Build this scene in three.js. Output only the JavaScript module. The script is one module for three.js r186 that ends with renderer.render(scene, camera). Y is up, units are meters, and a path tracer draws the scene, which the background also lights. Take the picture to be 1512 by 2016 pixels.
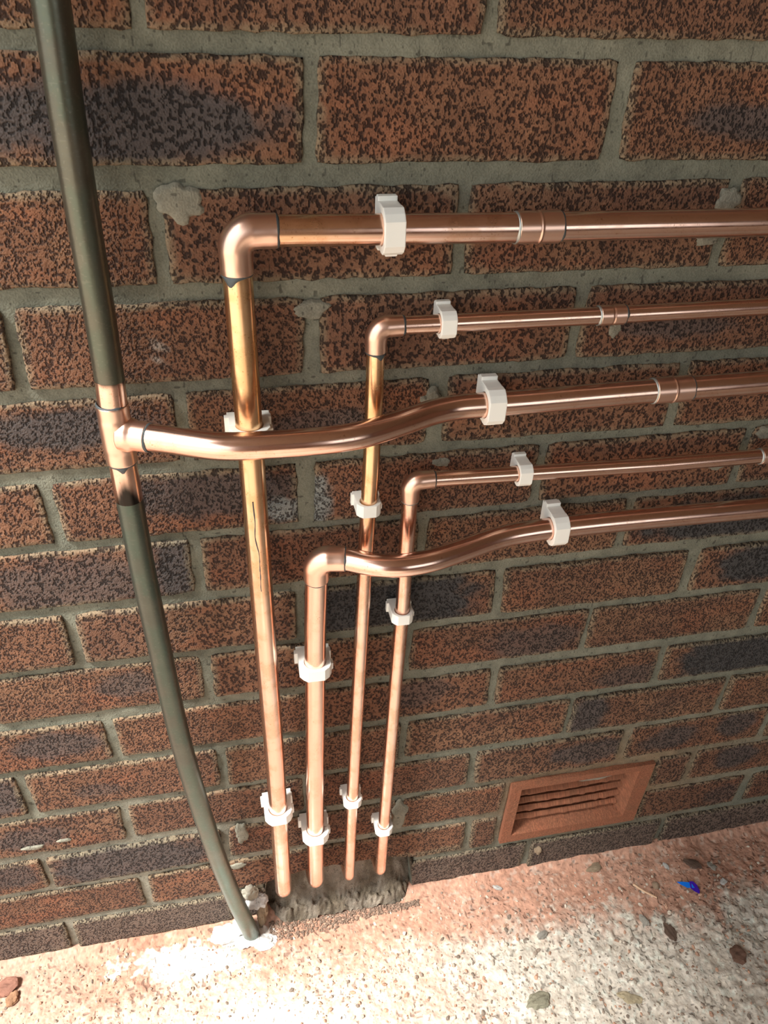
import * as THREE from 'three';
import { mergeGeometries } from 'three/addons/utils/BufferGeometryUtils.js';

// ------------------------------------------------------------------ camera, sky, sun, exposure
const scene = new THREE.Scene();
const camera = new THREE.PerspectiveCamera(67.8, 1512 / 2016, 0.02, 60);
camera.position.set(0.09435, 1.09065, 0.56724);
camera.rotation.order = 'YXZ';
camera.rotation.set(-0.611018, -0.238202, 0.053707);
camera.updateMatrixWorld();

const renderer = new THREE.WebGLRenderer({ antialias: true });
renderer.toneMapping = THREE.LinearToneMapping;
renderer.toneMappingExposure = 1.12;
renderer.shadowMap.enabled = true;

{ // a bright overcast sky: the zenith brighter than the horizon, the same all the way round
  const W = 64, H = 32, d = new Float32Array(W * H * 4);
  for (let j = 0; j < H; j++) {
    const el = ((j + 0.5) / H - 0.5) * Math.PI, s = Math.max(0, Math.sin(el));
    const L = (1 + 1.4 * s) / 2;
    for (let i = 0; i < W; i++) d.set([L * 0.97, L * 1.0, L * 1.0, 1], (j * W + i) * 4);
  }
  const t = new THREE.DataTexture(d, W, H, THREE.RGBAFormat, THREE.FloatType);
  t.mapping = THREE.EquirectangularReflectionMapping; t.magFilter = THREE.LinearFilter; t.minFilter = THREE.LinearFilter;
  t.wrapS = THREE.RepeatWrapping; t.colorSpace = THREE.LinearSRGBColorSpace; t.needsUpdate = true;
  scene.background = t; scene.environment = t;
  scene.backgroundIntensity = 2.6; scene.environmentIntensity = 2.6;
}
const sun = new THREE.DirectionalLight(new THREE.Color(1, 0.96, 0.9), 8);   // hazy sun, high on the left, past the open end of the added roof
sun.position.set(-2.0, 4.0, 1.15); sun.target.position.set(0.18, 0, 0.15);
sun.castShadow = true; sun.shadow.radius = 20; sun.shadow.mapSize.set(2048, 2048);
Object.assign(sun.shadow.camera, { left: -3, right: 3, top: 3, bottom: -3, near: 0.1, far: 9 });
scene.add(sun, sun.target);

// ------------------------------------------------------------------ helpers
const V3 = (x, y, z) => new THREE.Vector3(x, y, z);
const clamp = (v, a = 0, b = 1) => Math.min(b, Math.max(a, v));
const smooth = (a, b, v) => { const t = clamp((v - a) / (b - a)); return t * t * (3 - 2 * t); };
const mix = (a, b, t) => a + (b - a) * t;
const mix3 = (a, b, t) => [mix(a[0], b[0], t), mix(a[1], b[1], t), mix(a[2], b[2], t)];
function rng(seed) { let a = seed >>> 0; return () => { a = (a + 0x6D2B79F5) | 0; let t = Math.imul(a ^ (a >>> 15), 1 | a); t = (t + Math.imul(t ^ (t >>> 7), 61 | t)) ^ t; return ((t ^ (t >>> 14)) >>> 0) / 4294967296; }; }
const hash = (i, j, k) => { let h = Math.imul(i | 0, 374761393) + Math.imul(j | 0, 668265263) + Math.imul(k | 0, 2147483647 ^ 1274126177); h = Math.imul(h ^ (h >>> 13), 1274126177); return ((h ^ (h >>> 16)) >>> 0) / 4294967296; };
function noise2(x, y, k = 0, px = 0, py = 0) {          // value noise, 0..1; px, py: period when it must tile
  const i = Math.floor(x), j = Math.floor(y), u = x - i, v = y - j, su = u * u * (3 - 2 * u), sv = v * v * (3 - 2 * v);
  const m = (a, p) => (p ? ((a % p) + p) % p : a);
  const i0 = m(i, px), i1 = m(i + 1, px), j0 = m(j, py), j1 = m(j + 1, py);
  return mix(mix(hash(i0, j0, k), hash(i1, j0, k), su), mix(hash(i0, j1, k), hash(i1, j1, k), su), sv);
}
function fbm(x, y, k = 0, oct = 4, px = 0, py = 0) {
  let s = 0, a = 0.5, n = 0;
  for (let o = 0; o < oct; o++) { s += a * noise2(x, y, k + o * 17, px, py); n += a; x *= 2; y *= 2; px *= 2; py *= 2; a *= 0.5; }
  return s / n;
}
function noise3(x, y, z, k = 0) { return (noise2(x, y, k) + noise2(y + 31.7, z, k + 5) + noise2(z + 11.3, x, k + 9)) / 3; }
function texture(W, H, fn, srgb) {                       // fn(u, v) -> [r, g, b] 0..1 (or one grey value)
  const d = new Uint8Array(W * H * 4);
  for (let j = 0; j < H; j++) for (let i = 0; i < W; i++) {
    const c = fn((i + 0.5) / W, (j + 0.5) / H), o = (j * W + i) * 4;
    if (typeof c === 'number') { d[o] = d[o + 1] = d[o + 2] = clamp(c) * 255; } else { d[o] = clamp(c[0]) * 255; d[o + 1] = clamp(c[1]) * 255; d[o + 2] = clamp(c[2]) * 255; }
    d[o + 3] = 255;
  }
  const t = new THREE.DataTexture(d, W, H);
  t.wrapS = t.wrapT = THREE.RepeatWrapping; t.magFilter = THREE.LinearFilter; t.minFilter = THREE.LinearMipmapLinearFilter; t.generateMipmaps = true;
  if (srgb) t.colorSpace = THREE.SRGBColorSpace;
  t.needsUpdate = true;
  return t;
}
const taken = {};
function numbered(name) { const n = taken[name] = (taken[name] ?? -1) + 1; return n ? name + '_' + String(n).padStart(3, '0') : name; }
function shade(o) { o.traverse((m) => { if (m.isMesh) { m.castShadow = true; m.receiveShadow = true; } }); return o; }
function mesh(name, geo, mat, parent) { const m = new THREE.Mesh(geo, mat); m.name = name; m.castShadow = m.receiveShadow = true; if (parent) parent.add(m); return m; }
function thing(name, label, category, pos = [0, 0, 0], group) {
  const g = new THREE.Group(); g.name = numbered(name); g.position.set(...pos); g.userData = { label, category };
  if (group) g.userData.group = group;
  scene.add(g); return g;
}
function single(name, geo, mat, label, category, group) { const m = mesh(numbered(name), geo, mat, scene); m.userData = { label, category }; if (group) m.userData.group = group; return m; }
function structure(o, label) { o.userData.kind = 'structure'; if (label) o.userData.label = label; return o; }
// an indexed grid from rows of points: P(i, j) -> {p: [x,y,z], c?: [r,g,b], uv?: [u,v]}
function grid(nx, ny, P, flip) {
  const pos = [], col = [], uv = [], idx = []; let hasC = false;
  for (let j = 0; j <= ny; j++) for (let i = 0; i <= nx; i++) { const q = P(i, j); pos.push(...q.p); if (q.c) { hasC = true; col.push(...q.c); } uv.push(...(q.uv ?? [0, 0])); }
  const w = nx + 1;
  for (let j = 0; j < ny; j++) for (let i = 0; i < nx; i++) { const a = j * w + i, b = a + 1, c = a + w, d = c + 1; if (flip) idx.push(a, c, b, b, c, d); else idx.push(a, b, c, b, d, c); }
  const g = new THREE.BufferGeometry();
  g.setAttribute('position', new THREE.Float32BufferAttribute(pos, 3)); g.setAttribute('uv', new THREE.Float32BufferAttribute(uv, 2));
  if (hasC) g.setAttribute('color', new THREE.Float32BufferAttribute(col, 3));
  g.setIndex(idx); g.computeVertexNormals(); return g;
}

// ------------------------------------------------------------------ materials
// brick face: open, pitted, drag-marked clay. One tile is 0.3 m; the brick's own colour comes from vertex colours.
const TILE = 0.3, TN = 1024;
const pitAt = (u, v, k, cell) => {
  const n = Math.round(TILE / cell / 10) * 10, a = noise2(u * n, v * n * 0.8, k, n, n * 0.8), b = noise2(u * n * 2, v * n * 1.6, k + 3, n * 2, n * 1.6), c = noise2(u * n * 0.5, v * n * 0.4, k + 7, n * 0.5, n * 0.4);
  return a * 0.55 + b * 0.35 + c * 0.1;
};
function brickMaps(k, cell, lo, hi) {
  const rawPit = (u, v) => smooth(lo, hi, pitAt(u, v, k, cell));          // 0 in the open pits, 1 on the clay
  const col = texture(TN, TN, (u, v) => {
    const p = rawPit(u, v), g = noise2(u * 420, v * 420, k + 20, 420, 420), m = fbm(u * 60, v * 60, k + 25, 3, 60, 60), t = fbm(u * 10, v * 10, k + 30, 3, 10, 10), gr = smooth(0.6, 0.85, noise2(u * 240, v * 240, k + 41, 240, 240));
    let c = mix3([0.14, 0.12, 0.115], [0.76, 0.75, 0.73], p);  // pit darkness: dark clay flecks plus recess shade put into the colour
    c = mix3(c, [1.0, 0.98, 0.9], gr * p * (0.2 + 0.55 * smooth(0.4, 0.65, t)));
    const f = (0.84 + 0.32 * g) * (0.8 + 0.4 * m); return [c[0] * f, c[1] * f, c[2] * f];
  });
  const bump = texture(TN, TN, (u, v) => 0.1 + 0.7 * rawPit(u, v) + 0.2 * noise2(u * 300, v * 300, k + 20, 300, 300));
  return [col, bump];
}
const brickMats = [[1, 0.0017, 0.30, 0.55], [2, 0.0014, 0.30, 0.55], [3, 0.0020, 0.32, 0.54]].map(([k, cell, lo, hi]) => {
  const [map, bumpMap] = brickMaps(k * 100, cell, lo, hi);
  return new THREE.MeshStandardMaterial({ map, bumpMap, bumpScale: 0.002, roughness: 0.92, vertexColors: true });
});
const mortarMap = texture(1024, 1024, (u, v) => { const g = noise2(u * 340, v * 340, 3, 340, 340), f = fbm(u * 30, v * 30, 8, 4, 30, 30), b = fbm(u * 6, v * 6, 18, 3, 6, 6); const s = 0.55 + 0.3 * (f - 0.5) + 0.18 * (g - 0.5) + 0.25 * (b - 0.5); return s * (1 - 0.5 * smooth(0.84, 0.92, noise2(u * 130, v * 80, 51, 130, 80))); });
const mortarBump = texture(1024, 1024, (u, v) => 0.4 + 0.35 * fbm(u * 40, v * 40, 8, 4, 40, 40) + 0.25 * noise2(u * 340, v * 340, 3, 340, 340));
const mortarMat = new THREE.MeshStandardMaterial({ map: mortarMap, bumpMap: mortarBump, bumpScale: 0.0012, roughness: 0.95, vertexColors: true });
const cementMat = new THREE.MeshStandardMaterial({ map: mortarMap, bumpMap: mortarBump, bumpScale: 0.003, roughness: 0.97, vertexColors: true });

// copper: drawn tube with faint streaks along its length and brown tarnish blotches. Tile: 0.2 m along, one turn round.
function copperMaps(k, tarnish) {
  const map = texture(512, 1024, (u, v) => {
    const st = fbm(u * 24, v * 2, k, 2, 24, 2), bl = fbm(u * 5, v * 14, k + 9, 4, 5, 14), sp = noise2(u * 90, v * 260, k + 14, 90, 260);
    let c = mix3([0.94, 0.635, 0.515], [0.97, 0.67, 0.55], st);
    c = mix3(c, [0.72, 0.43, 0.27], tarnish * smooth(0.45, 0.72, bl));
    c = mix3(c, [0.45, 0.24, 0.14], (0.35 + tarnish) * smooth(0.86, 0.93, sp) * smooth(0.4, 0.6, bl));
    return c;
  });
  const rough = texture(256, 512, (u, v) => { const st = fbm(u * 50, v * 3, k + 30, 3, 50, 3), bl = fbm(u * 5, v * 14, k + 9, 4, 5, 14); return 0.5 + 0.06 * (st - 0.5) + 0.35 * (bl - 0.45); });
  return { map, roughnessMap: rough };
}
const copperA = new THREE.MeshStandardMaterial({ ...copperMaps(11, 0.22), metalness: 1, roughness: 0.38, vertexColors: true });
const copperB = new THREE.MeshStandardMaterial({ ...copperMaps(77, 0.5), metalness: 1, roughness: 0.44, vertexColors: true });
const fittingMat = new THREE.MeshStandardMaterial({ color: new THREE.Color().setRGB(0.93, 0.63, 0.5), metalness: 1, roughness: 0.3 });
const solderMat = new THREE.MeshStandardMaterial({ color: new THREE.Color().setRGB(0.1, 0.118, 0.125), metalness: 0.5, roughness: 0.55 });
const solderLight = new THREE.MeshStandardMaterial({ color: new THREE.Color().setRGB(0.42, 0.44, 0.42), metalness: 0.7, roughness: 0.4 });
const oxideMap = texture(256, 1024, (u, v) => { const a = fbm(u * 6, v * 20, 5, 4, 6, 20), b = fbm(u * 4, v * 7, 55, 3, 4, 7), s = smooth(0.78, 0.88, noise2(u * 40, v * 160, 66, 40, 160)); let c = mix3([0.5, 0.5, 0.46], [0.62, 0.62, 0.57], a); c = mix3(c, [0.44, 0.58, 0.52], smooth(0.5, 0.75, b) * 0.6); return mix3(c, [0.85, 0.85, 0.8], s * 0.3); });
const oxideBump = texture(256, 1024, (u, v) => 0.5 + 0.4 * (fbm(u * 20, v * 80, 5, 4, 20, 80) - 0.5));
const oxideMat = new THREE.MeshStandardMaterial({ map: oxideMap, bumpMap: oxideBump, bumpScale: 0.0003, roughness: 0.33, metalness: 0.8, vertexColors: true });
const plasticMat = new THREE.MeshPhysicalMaterial({ color: new THREE.Color().setRGB(0.9, 0.91, 0.86), roughness: 0.38, specularIntensity: 0.6 });
const terracotta = texture(512, 512, (u, v) => { const a = fbm(u * 8, v * 8, 71, 4, 8, 8), g = noise2(u * 170, v * 170, 72, 170, 170); const f = 0.8 + 0.3 * g; const c = mix3([0.60, 0.36, 0.255], [0.52, 0.35, 0.255], a); return [c[0] * f, c[1] * f, c[2] * f]; }, true);
const terraBump = texture(512, 512, (u, v) => 0.5 + 0.5 * (fbm(u * 60, v * 60, 71, 3, 60, 60) - 0.5));
const ventMat = new THREE.MeshStandardMaterial({ map: terracotta, bumpMap: terraBump, bumpScale: 0.0012, roughness: 0.9 });

// ------------------------------------------------------------------ the brick wall
// bed joints measured from the photograph: upper edge y = a + b x, lower edge y = c + d x (metres)
const BEDS = [[1.0566, 0.0182, 1.0453, 0.0146], [0.9803, 0.0135, 0.9646, 0.0177], [0.9004, 0.0079, 0.8866, 0.0107], [0.8229, 0.0120, 0.8124, 0.0120], [0.7500, 0.0055, 0.7385, 0.0110], [0.6762, 0.0067, 0.6676, 0.0066],
  [0.6046, 0.0067, 0.5936, 0.0035], [0.5306, 0.0075, 0.5209, 0.0039], [0.4580, 0.0031, 0.4444, 0.0023], [0.3825, 0.0049, 0.3724, 0.0007], [0.3071, 0.0032, 0.2948, 0.0035], [0.2312, 0.0038, 0.2178, 0.0065],
  [0.1570, 0.0014, 0.1441, -0.0015], [0.0792, -0.0017, 0.0670, -0.0028], [0.0039, -0.0065, -0.0065, -0.0063]];
const PERPS = [[0.0626, 0.2874], [0.1668, 0.3909], [0.0590, 0.2809, 0.5045], [-0.0527, 0.1665, 0.391], [0.0599, 0.2746, 0.5063], [-0.0555, 0.1595, 0.3817, 0.5985], [0.0578, 0.2718, 0.4893], [-0.0633, 0.1518, 0.3618, 0.5847],
  [0.0543, 0.2658, 0.4782, 0.6982], [-0.0518, 0.161, 0.3755, 0.5901], [-0.1536, 0.0583, 0.2709, 0.4849, 0.7017], [-0.0583, 0.155, 0.3665, 0.5792], [-0.1612, 0.0501, 0.2737, 0.4869, 0.6996], [-0.0558, 0.162, 0.3778, 0.597, 0.8149], [-0.1605, 0.052, 0.265, 0.4779, 0.6958]];
const NARROW = { '8:2': 0.005, '10:3': 0.006, '12:0': 0.006, '1:1': 0.013, '4:1': 0.016, '7:3': 0.014, '11:3': 0.013, '13:4': 0.015, '5:1': 0.015, '3:1': 0.013 };
const bedTop = (k, x) => (k < 0 ? BEDS[0][0] + 0.0758 * -k + 0.018 * x : BEDS[k][0] + BEDS[k][1] * x);
const bedLow = (k, x) => (k < 0 ? BEDS[0][2] + 0.0758 * -k + 0.018 * x : BEDS[k][2] + BEDS[k][3] * x);
// burnt, blue-black patches: x, y, half width, half height, strength
const BURNT = [[0.050, 1.006, 0.105, 0.027, 0.95], [0.5, 1.014, 0.055, 0.013, 0.8], [-0.022, 0.787, 0.072, 0.02, 0.9], [0.177, 0.772, 0.075, 0.022, 0.75], [0.083, 0.717, 0.085, 0.026, 0.8], [-0.05, 0.631, 0.081, 0.034, 0.7], [0.04, 0.637, 0.022, 0.05, 0.95],
  [0.240, 0.563, 0.098, 0.07, 1.15], [0.620, 0.633, 0.120, 0.034, 1.1], [0.670, 0.571, 0.058, 0.030, 1.05], [0.414, 0.483, 0.063, 0.025, 0.6], [-0.026, 0.493, 0.034, 0.018, 0.7], [0.555, 0.405, 0.05, 0.019, 0.6], [0.288, 0.422, 0.037, 0.026, 0.55], [0.7, 0.413, 0.092, 0.06, 1.1],
  [-0.108, 0.415, 0.05, 0.022, 0.75], [-0.078, 0.333, 0.03, 0.012, 0.6], [-0.175, 0.342, 0.02, 0.03, 0.8], [0.509, 0.342, 0.028, 0.04, 0.9], [-0.164, 0.262, 0.045, 0.02, 0.7], [0.529, 0.265, 0.061, 0.025, 0.75], [0.648, 0.263, 0.045, 0.025, 0.75], [0.745, 0.274, 0.033, 0.025, 0.8],
  [-0.070, 0.187, 0.1, 0.05, 0.85], [-0.196, 0.193, 0.03, 0.025, 0.7], [0.772, 0.197, 0.04, 0.028, 0.8], [0.779, 0.104, 0.03, 0.028, 0.5], [0.484, 0.853, 0.06, 0.01, 0.7], [0.62, 0.34, 0.03, 0.02, 0.2], [0.85, 0.33, 0.06, 0.02, 0.8], [0.88, 0.47, 0.07, 0.03, 0.8], [-0.25, 0.86, 0.06, 0.03, 0.9], [-0.3, 0.55, 0.06, 0.03, 0.8], [0.72, 0.94, 0.06, 0.03, 0.8], [0.75, 0.75, 0.08, 0.02, 0.7]];
const notchTop = (x) => 0.094 - 0.02 * Math.pow(Math.abs((x - 0.2) / 0.115), 4) + 0.006 * (noise2(x * 90, 3.3, 4) - 0.5);
const inNotch = (x, y) => x > 0.094 && x < 0.302 && y < notchTop(x);

const wall = new THREE.Group(); wall.name = 'wall_back'; structure(wall, 'red-brown brick wall with grey-green mortar joints'); scene.add(wall);
function brickColour(x, y, x0, x1, y0, y1, seed, course) {
  const R = rng(seed * 7919 + 13), tone = R(), buff = R(), drk = R();
  let c = mix3([0.240, 0.110, 0.061], [0.185, 0.090, 0.055], tone);
  c = mix3(c, [0.33, 0.185, 0.105], 0.4 * buff * smooth(0.35, 0.65, fbm(x * 22, y * 34, seed % 97, 3)));
  c = mix3(c, [0.33, 0.120, 0.06], 0.4 * smooth(0.55, 0.75, fbm(x * 18 + 5, y * 40, seed % 83 + 40, 3)));
  const v = 0.8 + 0.4 * fbm(x * 40, y * 60, seed % 71 + 9, 3); c = [c[0] * v, c[1] * v, c[2] * v];
  const mx = (x0 + x1) / 2, my = (y0 + y1) / 2;
  for (const [bx, by, rx, ry, s] of BURNT) {
    if (bx < x0 || bx > x1 || by < y0 - 0.006 || by > y1 + 0.006) continue;
    const w = 0.55 * (fbm(x * 60, y * 80, 7, 3) - 0.5), d = Math.hypot((x - bx) / rx, (y - by) / ry) + w;
    const k = clamp(s * (1 - smooth(0.72, 1.12, d)));
    c = mix3(c, s > 1 ? [0.058, 0.056, 0.058] : [0.083, 0.074, 0.075], k);
  }
  if (course === 14) c = mix3(c, [0.17, 0.14, 0.12], 0.75);
  // mortar smeared over the arrises, and pale splashes
  const ed = Math.min(x - x0, x1 - x, y - y0, y1 - y), em = smooth(0.0055, 0.0005, ed + 0.007 * (fbm(x * 130, y * 130, 77, 2) - 0.5));
  c = mix3(c, [0.30, 0.255, 0.17], 0.65 * em);
  // pale blue-grey paint splash beside one perpend, white fleck patches
  const sp = Math.max(1 - Math.hypot((x - 0.14) / 0.022, (y - 0.693) / 0.016), 1 - Math.hypot((x - 0.170) / 0.014, (y - 0.70) / 0.034));
  if (sp > 0) c = mix3(c, [0.30, 0.34, 0.34], smooth(0.05, 0.35, sp + 0.5 * (noise2(x * 420, y * 420, 19) - 0.5)) * 0.85);
  const wf = 1 - Math.hypot((x - 0.051) / 0.014, (y - 0.853) / 0.02); if (wf > 0) c = mix3(c, [0.5, 0.45, 0.4], smooth(0.55, 0.7, noise2(x * 500, y * 500, 23) * (0.4 + wf)) * 0.8);
  return c;
}
let seed = 1;
function addBrick(course, x0, x1) {
  if (x1 - x0 < 0.012) return;
  const id = seed++, R = rng(id * 31 + 5), mx = (x0 + x1) / 2;
  const seen = mx > -0.42 && mx < 1.1 && course >= 0;
  const nx = Math.max(5, Math.round((x1 - x0) / (seen ? 0.006 : 0.02))), ny = seen ? 13 : 5;
  const dz = (R() - 0.5) * 0.003, tiltx = (R() - 0.5) * 0.008, tilty = (R() - 0.5) * 0.014, ou = R() * 3, ov = R() * 3;
  const xs = [], ys = [];
  const lay = (n, L) => { const e = [0, 0.0001, 0.0016], o = []; for (let i = 0; i <= n; i++) o.push(i < 3 ? e[i] : i > n - 3 ? L - e[n - i] : mix(e[2], L - e[2], (i - 2) / (n - 4))); return o; };
  const tx = lay(nx + 4, x1 - x0), ty = lay(ny + 4, 1);
  const yT = (x) => bedLow(course - 1, x), yB = (x) => Math.max(bedTop(course, x), course >= 13 && x > 0.094 && x < 0.302 ? notchTop(x) : -1);
  const skew = (R() - 0.5) * 0.004;
  const geo = grid(nx + 4, ny + 4, (i, j) => {
    const bi = Math.min(i, nx + 4 - i), bj = Math.min(j, ny + 4 - j), b = Math.min(bi, bj);
    let x = x0 + tx[i]; const hh = yT(x) - yB(x), y0 = yB(x) + (ty[1] * 0);
    let fy = j <= 2 ? [0, 0.0001, 0.0016][j] : j >= ny + 2 ? hh - [0, 0.0001, 0.0016][ny + 4 - j] : mix(0.0016, hh - 0.0016, (j - 2) / ny);
    let y = y0 + fy;
    const wob = 0.0022 * (fbm(x * 90 + id * 3.1, y * 90, 61, 3) - 0.5), wob2 = 0.0022 * (fbm(x * 90, y * 90 + id * 1.7, 67, 3) - 0.5);
    if (bi < 3) x += wob * 1.6; if (bj < 3) y += wob2 * 1.6;
    x += skew * ((y - y0) / hh - 0.5);
    let z = dz + tiltx * (x - mx) + tilty * (y - y0 - hh / 2) + 0.0016 * (fbm(x * 55, y * 55, id % 59, 3) - 0.5);
    if (b === 0) z = -0.022; else if (b === 1) z -= 0.0015;
    if (bi < 3 && bj < 3) { const cx = i < 3 ? 1 : -1, cy = j < 3 ? 1 : -1; x += cx * 0.0008; y += cy * 0.0008; }
    return { p: [x, y, z], c: brickColour(x, y, x0, x1, yB(mx), yT(mx), id, course), uv: [x / TILE + ou + (b === 0 && bi === 0 ? (i ? 0.07 : -0.07) : 0), y / TILE + ov + (b === 0 && bj === 0 ? (j ? 0.07 : -0.07) : 0)] };
  });
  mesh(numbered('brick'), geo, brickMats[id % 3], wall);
}
const VENT = { x0: 0.4275, x1: 0.6375, y0: 0.083, y1: 0.2165 };
for (let k = -4; k < 15; k++) {
  let ps = k < 0 ? [(k & 1) ? 0.1668 : 0.0626] : PERPS[k].slice();
  while (ps[0] > -0.75) ps.unshift(ps[0] - 0.2165);
  const base = k < 0 ? 99 : ps.length - PERPS[k].length;
  while (ps[ps.length - 1] < 1.5) ps.push(ps[ps.length - 1] + 0.2165);
  for (let i = 0; i + 1 < ps.length; i++) {
    const w0 = (NARROW[k + ':' + (i - (k < 0 ? 0 : ps.indexOf(PERPS[k][0])))] ?? 0.0095) / 2, w1 = (NARROW[k + ':' + (i + 1 - (k < 0 ? 0 : ps.indexOf(PERPS[k][0])))] ?? 0.0095) / 2;
    let spans = [[ps[i] + w0, ps[i + 1] - w1]];
    if (k === 12 || k === 13) spans = spans.flatMap(([a, b]) => { const o = []; if (a < VENT.x0 - 0.009) o.push([a, Math.min(b, VENT.x0 - 0.009)]); if (b > VENT.x1 + 0.007) o.push([Math.max(a, VENT.x1 + 0.007), b]); return o; });
    if (k === 14) spans = spans.flatMap(([a, b]) => { const o = []; if (a < 0.094) o.push([a, Math.min(b, 0.096)]); if (b > 0.3) o.push([Math.max(a, 0.298), b]); return o; });
    for (const [a, b] of spans) addBrick(k, a, b);
  }
}
{ // mortar: one body behind and between the bricks, opened for the air brick and for the chase where the pipes go in
  const X0 = -0.95, X1 = 1.7, Y0 = -0.03, Y1 = 1.36, nx = 480, ny = 270;
  const geo = grid(nx, ny, (i, j) => {
    const x = mix(X0, X1, i / nx), y = mix(Y0, Y1, j / ny);
    let z = -0.0034 + 0.003 * (fbm(x * 60, y * 60, 91, 3) - 0.5) + 0.0022 * (fbm(x * 14, y * 14, 95, 2) - 0.5);
    if (inNotch(x, y)) z = -0.06;
    if (x > VENT.x0 + 0.006 && x < VENT.x1 - 0.006 && y > VENT.y0 + 0.006 && y < VENT.y1 - 0.006) z = -0.09;
    let c = mix3([0.25, 0.265, 0.205], [0.35, 0.345, 0.26], fbm(x * 9, y * 9, 44, 3));
    c = mix3(c, [0.42, 0.27, 0.15], 0.75 * smooth(0.16, 0.04, Math.hypot((x - 0.58) * 0.55, y - 0.17) + 0.08 * (fbm(x * 30, y * 30, 5, 3) - 0.5)));
    c = mix3(c, [0.5, 0.48, 0.38], 0.7 * smooth(0.25, 0.1, Math.hypot((x + 0.02) * 0.6, y - 0.1) + 0.1 * (fbm(x * 40, y * 40, 5, 3) - 0.5)));
    return { p: [x, y, z], c, uv: [x / 0.3, y / 0.3] };
  });
  mesh('mortar', geo, mortarMat, wall);
  const core = new THREE.BoxGeometry(7, 2.6, 0.12); core.translate(0.2, 1.2, -0.145);
  mesh('inner_leaf', core, new THREE.MeshStandardMaterial({ color: new THREE.Color().setRGB(0.2, 0.12, 0.08), roughness: 1 }), wall);
  // the wall's continuation outside the measured brickwork
  for (const [a, b, y0, y1] of [[-3.3, -0.72, -0.1, 2.5], [1.45, 3.7, -0.1, 2.5], [-0.72, 1.45, 1.33, 2.5]]) { const g = new THREE.BoxGeometry(b - a, y1 - y0, 0.08); g.translate((a + b) / 2, (y0 + y1) / 2, -0.045); mesh('render_coat', g, new THREE.MeshStandardMaterial({ color: new THREE.Color().setRGB(0.24, 0.12, 0.07), roughness: 1 }), wall); }
}
// mortar smears left on brick faces
function blob(cx, cy, rx, ry, t, sd, mat, parent, name, col, z0 = 0) {
  const n = 28, m = 8, g = grid(n, m, (i, j) => {
    const a = i / n * Math.PI * 2, r = j / m, k = 0.5 + 0.95 * fbm(Math.cos(a) * 1.9 + sd, Math.sin(a) * 1.9 + sd * 2, sd, 3);
    const x = cx + Math.cos(a) * rx * r * k, y = cy + Math.sin(a) * ry * r * k, z = z0 + t * (1 - r * r * r) * (0.7 + 0.6 * fbm(x * 160, y * 160, sd, 2)) - 0.0022 * (j === m ? 1 : 0);
    return { p: [x, y, z], c: col, uv: [x / 0.3, y / 0.3] };
  }, true);
  return mesh(numbered(name), g, mat, parent);
}
for (const [x, y, rx, ry, s] of [[0.0765, 0.957, 0.016, 0.013, 1], [0.499, 0.958, 0.011, 0.010, 2], [0.491, 0.927, 0.010, 0.005, 3], [0.573, 0.706, 0.012, 0.007, 4], [0.614, 0.738, 0.009, 0.008, 5], [0.071, 0.205, 0.008, 0.022, 6], [0.166, 0.878, 0.016, 0.008, 7], [0.283, 0.733, 0.012, 0.006, 8], [0.268, 0.79, 0.012, 0.014, 9], [0.426, 0.853, 0.006, 0.007, 10], [-0.165, 0.245, 0.012, 0.004, 11], [-0.13, 0.25, 0.008, 0.003, 12], [0.062, 0.135, 0.012, 0.006, 13], [0.275, 0.19, 0.012, 0.028, 14]])
  blob(x, y, rx, ry, 0.0016, s, mortarMat, wall, 'mortar_smear', [0.40, 0.385, 0.30], 0.0006);
{ // the chase at the foot of the wall: rough cement packed round the pipes
  const nx = 130, nz = 60;
  const g = grid(nx, nz, (i, j) => {
    const x = mix(0.090, 0.306, i / nx), z = mix(-0.06, 0.018, j / nz), e = Math.abs((x - 0.2) / 0.112);
    const zz = z + 0.012 * (fbm(x * 30, 2.2, 12, 3) - 0.5) + 0.02 * (1 - smooth(1.0, 0.7, e)), y = 0.018 + 0.085 * smooth(0.004, -0.032, zz) - 0.03 * smooth(0.006, 0.024, zz) + 0.011 * (fbm(x * 60, z * 60, 12, 4) - 0.5) + (0.006 + 0.009 * smooth(-0.02, 0.0, z)) * (fbm(x * 230, z * 230, 14, 2) - 0.5) - 0.05 * (1 - smooth(1.0, 0.84, e)) * smooth(-0.02, 0.0, z);
    return { p: [x, y, z], c: mix3([0.21, 0.165, 0.112], [0.40, 0.34, 0.265], smooth(0.35, 0.65, fbm(x * 70, z * 70, 13, 4))), uv: [x / 0.2, (z - y) / 0.2] };
  }, true);
  mesh('cement_bed', g, cementMat, wall);
}

const ROOF_X = -0.75;
// ------------------------------------------------------------------ floor, added roof and surroundings
const floorGroup = new THREE.Group(); floorGroup.name = 'floor'; structure(floorGroup, 'rough dusty concrete floor stained brick red along the wall'); scene.add(floorGroup);
const floorH = (x, z) => {
  let h = 0.006 * (fbm(x * 22, z * 22, 31, 4) - 0.5) + 0.0045 * (fbm(x * 90, z * 90, 33, 3) - 0.5);
  const roughZone = smooth(0.03, 0.11, z) * smooth(0.12, 0.4, x);
  h += roughZone * 0.006 * (fbm(x * 150, z * 150, 35, 2) - 0.45);
  h += 0.008 * smooth(0.016, -0.006, z + 0.006 * (noise2(x * 60, 1, 3) - 0.5));                     // haunch of mortar against the wall
  return h - 0.001;
};
const floorPit = (x, z) => smooth(0.80, 0.92, noise2(x * 300 + 2 * noise2(x * 90, z * 90, 9), z * 300, 44) + 0.4 * (fbm(x * 26, z * 26, 47, 2) - 0.5));
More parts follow.
